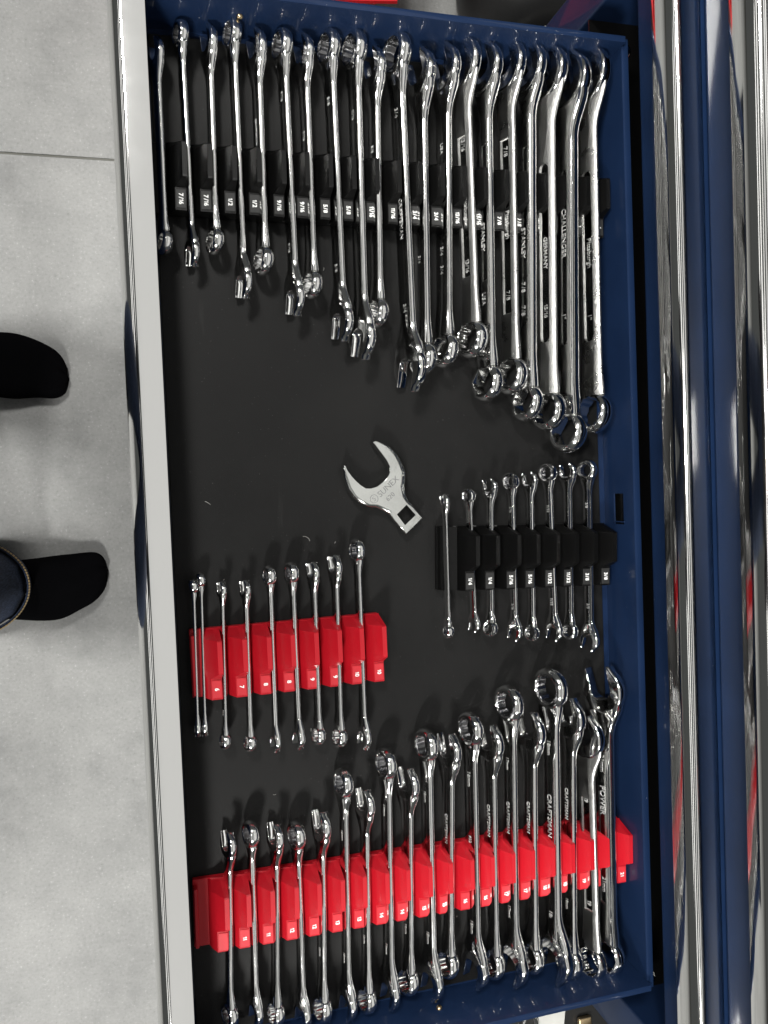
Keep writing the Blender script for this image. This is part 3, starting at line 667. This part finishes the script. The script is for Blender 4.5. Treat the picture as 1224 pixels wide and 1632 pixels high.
def crow():
    o_w = [Vector(p) for p in CROW_O]; h_w = [Vector(p) for p in CROW_H]
    c = Vector((sum(p.x for p in o_w) / len(o_w), sum(p.y for p in o_w) / len(o_w)))
    pts = [(p.x - c.x, p.y - c.y) for p in o_w]; hole = [(p.x - c.x, p.y - c.y) for p in h_w]
    def area(p): return sum(p[i - 1][0] * p[i][1] - p[i][0] * p[i - 1][1] for i in range(len(p))) / 2
    rad = list(CROW_R)
    if area(pts) < 0: pts = pts[::-1]; rad = rad[::-1]
    root = tag(empty('crowfoot_wrench', Matrix.Translation((c.x, c.y, 0))), 'loose chrome crowfoot wrench with a square drive hole lying alone on the black liner', 'wrench')
    T = 0.0140; rings = slab_verts(pts, rad, T); n = len(pts)
    vv = [p for r_ in rings for p in r_]; ff = []
    for i in range(len(rings) - 1):
        for j in range(n):
            k = (j + 1) % n; ff.append((i * n + j, i * n + k, (i + 1) * n + k, (i + 1) * n + j))
    hb = len(vv); vv += [(x, y, -T / 2) for x, y in hole] + [(x, y, T / 2) for x, y in hole]; m = len(hole)
    for j in range(m):
        k = (j + 1) % m; ff.append((hb + j, hb + k, hb + m + k, hb + m + j))
    for base, hz in ((0, hb), ((len(rings) - 1) * n, hb + m)):
        idx = [base + j for j in range(n)] + [hz + j for j in range(m)]
        for t_ in tessellate_polygon([[Vector(vv[i]) for i in idx[:n]], [Vector(vv[i]) for i in idx[n:]]]): ff.append(tuple(idx[q] for q in t_))
    body = link('body', fix(mesh('body', vv, ff)), M_CROW, root, Matrix.Translation((0, 0, 0.0080)), 50, True)
    return root, hole, c
crow_root, crow_hole, crow_c = crow()
def crow_text(s, x, y, cap, ang):
    put_text(s, M_ENGRAVE, crow_root, Matrix.Translation((x - crow_c.x, y - crow_c.y, 0.01503)) @ Matrix.Rotation(ang, 4, 'Z'), cap, 1.0, 0.0, 'lettering')
for s_, (x, y), cap, an in CROW_T: crow_text(s_, x, y, cap, an)
(lx, ly) = CROW_S
lo = link('logo', ring_mesh('logo', [(0.0042, -0.0001), (0.0042, 0.0001)], [0.0037] * NR, 0.0002, 0.00002), M_ENGRAVE, crow_root, Matrix.Translation((lx - crow_c.x, ly - crow_c.y, 0.0151)))

# ------------------------------------------------------------------ lint on the liner
lv, lf = [], []
for _ in range(20):
    x = random.uniform(-0.41, -0.02); y = random.uniform(0.03, 0.92)
    L_ = random.choice([0.0015, 0.002, 0.003]); an = random.uniform(0, 6.28); cv = random.uniform(-1, 1)
    if _ == 0: x, y, L_, an, cv = -0.318, 0.4725, 0.009, 1.9, 1.3
    if _ == 1: x, y, L_, an, cv = -0.411, 0.512, 0.006, 2.3, 0.5
    p = Vector((x, y, 0.0005)); ring = []
    for i in range(6):
        t_ = an + cv * i / 5 * 1.2; dvec = Vector((cos(t_), sin(t_), 0)); nrm = Vector((-dvec.y, dvec.x, 0)) * 0.00017
        b0 = len(lv); q = p + Vector((0, 0, 0.0004 * sin(i)))
        lv += [q + nrm, q + Vector((0, 0, 0.0003)), q - nrm]
        if i: lf += [(b0 - 3, b0 - 2, b0 + 1, b0), (b0 - 2, b0 - 1, b0 + 2, b0 + 1)]
        p = p + dvec * L_ / 5
tag(link('lint', mesh('lint', lv, lf), M_CARD), 'stray pale lint and fibres scattered over the black liner', 'lint', None, 'stuff')

# ------------------------------------------------------------------ the person standing at the drawer: socks and jeans
person = tag(empty('person', Matrix.Translation((-0.74, 0.55, FZ))), 'person standing at the drawer in blue jeans and black socks without shoes', 'person')
ip = Matrix.Translation((0.74, -0.55, -FZ))
def sock(tx, ty, L_, side, yaw):
    """toe tip at tx,ty; side +1: big toe towards -y"""
    secs = []
    # (distance from toe, half width, height, sideways shift of the middle)
    for d_, hw, hh, sh in ((0.0, .006, .012, .010), (.004, .020, .020, .009), (.012, .030, .026, .006), (.026, .038, .031, .002), (.045, .044, .036, -.003), (.070, .0475, .044, -.006), (.10, .046, .055, -.005), (.13, .042, .066, -.002), (.16, .038, .080, 0), (.19, .037, .098, 0), (.22, .036, .105, 0), (.245, .031, .10, 0), (.258, .018, .085, 0)):
        loop = []
        for i in range(28):
            q = 2 * pi * i / 28
            y = hw * (abs(cos(q)) ** 0.85) * (1 if cos(q) > 0 else -1)
            if d_ < 0.02: y += 0.0016 * sin(5 * q)
            z = hh * (0.5 + 0.5 * (abs(sin(q)) ** 0.8) * (1 if sin(q) > 0 else -1))
            if d_ < .06 and z > 0.3 * hh: z += 0.0022 * cos((y / 0.038) * 8.5) * (1 - d_ / .06)
            k_ = min(1, d_ / 0.05)
            wob = 0.0022 * sin(d_ * 95 + 2.2 * q) * k_ + 0.0016 * sin(d_ * 160 - 3 * q) * k_
            y += wob * cos(q); z += 0.8 * wob * max(0, sin(q))
            if d_ < 0.05: y += 0.0035 * abs(sin(y * 150)) * (1 if y > 0 else -1) * (0.05 - d_) / 0.05
            loop.append(Vector((-d_ + 0.004 * cos(y * 330) * (1 - min(1, d_ / 0.04)), y - side * sh, max(z, 0.0008))))
        secs.append(loop)
    # ankle and shin, leaning up and back from the heel
    me = loft('sock', secs)
    o = link('sock', me, M_SOCK, person, ip @ Matrix.Translation((tx, ty, FZ)) @ Matrix.Rotation(yaw, 4, 'Z'), 70)
    md = o.modifiers.new('smooth', 'SUBSURF'); md.levels = 1; md.render_levels = 2
    return o
sock(-0.586, 0.7085, 0.26, 1, R(-2)); sock(-0.545, 0.402, 0.26, -1, R(3))
def leg_rings(pts, n=28):
    secs = []
    for (x, y, z, rx, ry) in pts:
        secs.append([Vector((x + rx * cos(2 * pi * i / n) * (1 + 0.02 * sin(3 * i + z * 40)), y + ry * sin(2 * pi * i / n) * (1 + 0.02 * cos(2 * i + z * 60)), z)) for i in range(n)])
    return secs
def jeans():
    # both legs rise to one waist; joined through the hips into a single mesh
    bm = bmesh.new()
    rows = []
    for (ax, ay, kx, ky, hx, hy) in ((-0.728, 0.405, -0.76, 0.44, -0.82, 0.485), (-0.782, 0.712, -0.79, 0.685, -0.82, 0.645)):
        P = [(ax, ay, FZ + 0.075, .082, .064)]
        for t_ in (0.04, .25, .5, .75, 1.0): P.append((ax + (kx - ax) * t_, ay + (ky - ay) * t_, FZ + 0.075 + 0.42 * t_, .078 + .004 * t_, .062 + .012 * t_))
        for t_ in (.3, .6, .9): P.append((kx + (hx - kx) * t_, ky + (hy - ky) * t_, FZ + 0.495 + 0.38 * t_, .082 + .02 * t_, .074 + .012 * t_))
        secs = leg_rings(P)
        rows.append([[bm.verts.new(p) for p in s_] for s_ in secs])
    for r_ in rows:
        for a_, b_ in zip(r_, r_[1:]):
            for j in range(28): bm.faces.new((a_[j], a_[(j + 1) % 28], b_[(j + 1) % 28], b_[j]))
    # crotch: the inner halves of the two top rings meet
    t0, t1 = rows[0][-1], rows[1][-1]
    inner0 = [t0[j] for j in range(0, 15)]            # +y half of the first leg
    inner1 = [t1[(28 - j) % 28] for j in range(0, 15)]  # -y half of the second leg
    for j in range(14): bm.faces.new((inner0[j], inner1[j], inner1[j + 1], inner0[j + 1]))
    outer = [t0[j] for j in range(14, 28)] + [t0[0]] + [t1[j] for j in range(0, 15)]
    cx = sum(v_.co.x for v_ in outer) / len(outer); cy = sum(v_.co.y for v_ in outer) / len(outer)
    prev = outer
    for dz, k in ((0.07, 1.02), (0.16, 0.98), (0.24, 0.9)):
        cur = [bm.verts.new((cx + (v_.co.x - cx) * k, cy + (v_.co.y - cy) * k, FZ + 0.837 + dz)) for v_ in outer]
        for j in range(len(cur)): bm.faces.new((prev[j], prev[(j + 1) % len(cur)], cur[(j + 1) % len(cur)], cur[j]))
        prev = cur
    bm.faces.new(prev)
    bmesh.ops.recalc_face_normals(bm, faces=bm.faces)
    me = bpy.data.meshes.new('jeans'); bm.to_mesh(me); bm.free(); return me
jn = link('jeans', jeans(), M_DENIM, person, ip, 80)
sd = jn.modifiers.new('cloth', 'SOLIDIFY'); sd.thickness = 0.003
def shirt():
    bm = bmesh.new(); n = 32
    rings = [(-0.845, 0.565, 0.545, .115, .165), (-0.85, 0.565, 0.66, .120, .180), (-0.85, 0.565, 0.76, .125, .205), (-0.855, 0.565, 0.84, .115, .220), (-0.855, 0.565, 0.885, .09, .185), (-0.85, 0.565, 0.915, .065, .085), (-0.835, 0.565, 0.955, .055, .058)]
    rows = [[bm.verts.new((x + rx * cos(2 * pi * i / n), y + ry * sin(2 * pi * i / n), z)) for i in range(n)] for x, y, z, rx, ry in rings]
    for a_, b_ in zip(rows, rows[1:]):
        for i in range(n): bm.faces.new((a_[i], a_[(i + 1) % n], b_[(i + 1) % n], b_[i]))
    bm.faces.new(rows[0][::-1]); bm.faces.new(rows[-1])
    for sd_ in (-1, 1):
        path = [(-0.855, 0.565 + sd_ * 0.175, 0.85, .062), (-0.85, 0.565 + sd_ * 0.235, 0.76, .056), (-0.83, 0.565 + sd_ * 0.255, 0.64, .050), (-0.79, 0.565 + sd_ * 0.245, 0.58, .046), (-0.72, 0.565 + sd_ * 0.19, 0.63, .042), (-0.64, 0.555 + sd_ * 0.12, 0.70, .034)]
        pr_ = None
        for k, (x, y, z, r_) in enumerate(path):
            p0 = Vector(path[max(0, k - 1)][:3]); p1 = Vector(path[min(len(path) - 1, k + 1)][:3]); d_ = (p1 - p0).normalized()
            u_ = d_.orthogonal().normalized() if pr_ is None else (u_ - d_ * u_.dot(d_)).normalized(); v_ = d_.cross(u_)
            cur = [bm.verts.new(Vector((x, y, z)) + u_ * r_ * cos(2 * pi * i / 16) + v_ * r_ * sin(2 * pi * i / 16)) for i in range(16)]
            if pr_:
                for i in range(16): bm.faces.new((pr_[i], pr_[(i + 1) % 16], cur[(i + 1) % 16], cur[i]))
            else: bm.faces.new(cur[::-1])
            pr_ = cur
        bm.faces.new(pr_)
    bmesh.ops.recalc_face_normals(bm, faces=bm.faces)
    me = bpy.data.meshes.new('shirt'); bm.to_mesh(me); bm.free(); return me
link('shirt', shirt(), M_SHIRT, person, ip, 80)
for (ax, ay) in ((-0.728, 0.405), (-0.782, 0.712)):
    for nm, z0, z1, ex, mt in (('hem', 0.070, 0.088, .0035, M_DENIM),):
        secs = []
        for zz, e_ in ((z0, 0.0), (z0 + .002, ex), (z1 - .002, ex), (z1, 0.0005)):
            secs.append([Vector((ax + (.083 + e_) * cos(2 * pi * i / 40), ay + (.065 + e_) * sin(2 * pi * i / 40), FZ + zz)) for i in range(40)])
        hem = link(nm, loft(nm, secs, False), mt, jn, None, 60)
    vv, ff = [], []
    for row, zz in ((0, 0.0865), (1, 0.0895)):
        for i in range(110):
            q0 = 2 * pi * (i + 0.12) / 110; q1 = 2 * pi * (i + 0.85) / 110
            b0 = len(vv)
            for q in (q0, q1):
                for e_, dz in ((.0030, -.0008), (.0046, 0), (.0030, .0008)):
                    vv.append((ax + (.083 + e_) * cos(q), ay + (.065 + e_) * sin(q), FZ + zz + dz))
            ff += [(b0, b0 + 1, b0 + 4, b0 + 3), (b0 + 1, b0 + 2, b0 + 5, b0 + 4)]
    tag(link('stitching', mesh('stitching', vv, ff), M_THREAD, jn), kind='stuff')

# ------------------------------------------------------------------ things on the floor past the drawer's two ends
rb = tag(empty('plastic_bin', Matrix.Translation((-0.262, 1.352, FZ))), 'red plastic bin on the tiles past the drawer side wall', 'bin')
link('tub', loft('tub', [[(0.15 * k * cx_, 0.15 * k * cy_, z) for cx_, cy_ in [(cos(R(a_)) * (1 / max(abs(cos(R(a_))), abs(sin(R(a_)))) ** 0.8), sin(R(a_)) * (1 / max(abs(cos(R(a_))), abs(sin(R(a_)))) ** 0.8)) for a_ in range(0, 360, 9)]] for k, z in ((.8, 0.0), (.84, .01), (.98, .17), (1.0, .175), (1.09, .176), (1.1, .179), (1.09, .183), (1.0, .183), (.96, .178), (.82, .02))], True), M_BIN, rb, None, 40)
bgm = tag(empty('duffel_bag', Matrix.Translation((0.165, 1.315, FZ))), 'soft black bag on the tiles past the drawer corner, beside the red bin', 'bag')
def blob(name, rx, ry, rz, e=0.6, n=36, m_=14):
    secs = []
    for i in range(m_ + 1):
        ph = -pi / 2 + pi * i / m_; c_ = max(abs(cos(ph)) ** e, 0.02); zz = rz * (1 + (abs(sin(ph)) ** e) * (1 if ph > 0 else -1))
        secs.append([(rx * c_ * abs(cos(q)) ** e * (1 if cos(q) > 0 else -1), ry * c_ * abs(sin(q)) ** e * (1 if sin(q) > 0 else -1) * (1 + 0.03 * sin(5 * q)), zz) for q in [2 * pi * k / n for k in range(n)]])
    return loft(name, secs)
link('body', blob('body', 0.145, 0.125, 0.11, 0.7), M_BAG, bgm, None, 60)
secs = []
for i in range(25):
    q = pi * i / 24; c_ = Vector((0.09 * cos(q), -0.118 - 0.014 * sin(q), 0.10 + 0.10 * sin(q)))
    secs.append([c_ + Vector((0.006 * cos(a_) * cos(q), 0.003 * sin(a_), 0.006 * cos(a_) * sin(q))) for a_ in [2 * pi * k / 8 for k in range(8)]])
link('strap', loft('strap', secs), M_CARD, bgm, None, 60)
tb = tag(empty('tool_box', Matrix.Translation((0.06, -0.37, FZ))), 'black tool box on the tiles past the near drawer side wall', 'tool box')
link('body', box('body', -0.16, 0.12, -0.13, 0.11, 0.0, 0.195, 0.006, 3), M_BAG, tb, None, 40)
link('latch', box('latch', 0.052, 0.074, 0.055, 0.073, 0.1955, 0.203, 0.003, 3), M_BRONZE, tb, None, 40)
tag(link('paper_card', box('paper_card', -0.024, 0.020, -0.03, 0.017, 0.0, 0.001, 0.0003, 1), M_CARD, None, Matrix.Translation((0.073, -0.284, FZ + 0.1953)) @ Matrix.Rotation(R(-8), 4, 'Z')), 'pale card lying on the black tool box', 'card')
secs = []
for i in range(29):
    q = R(-30 + 250 * i / 28); c_ = Vector((0.011 * cos(q), 0.016 * sin(q), 0))
    if i == 28: c_ += Vector((0, -0.02, 0))
    secs.append([c_ + Vector((0.0032 * cos(a_) * cos(q), 0.0032 * cos(a_) * sin(q), 0.0032 * sin(a_))) for a_ in [2 * pi * k / 10 for k in range(10)]])
tag(link('metal_hook', loft('metal_hook', secs), M_CHROME, None, Matrix.Translation((0.033, -0.292, FZ + 0.199)), 60), 'small bent chrome hook lying on the black tool box beside the card', 'hook')
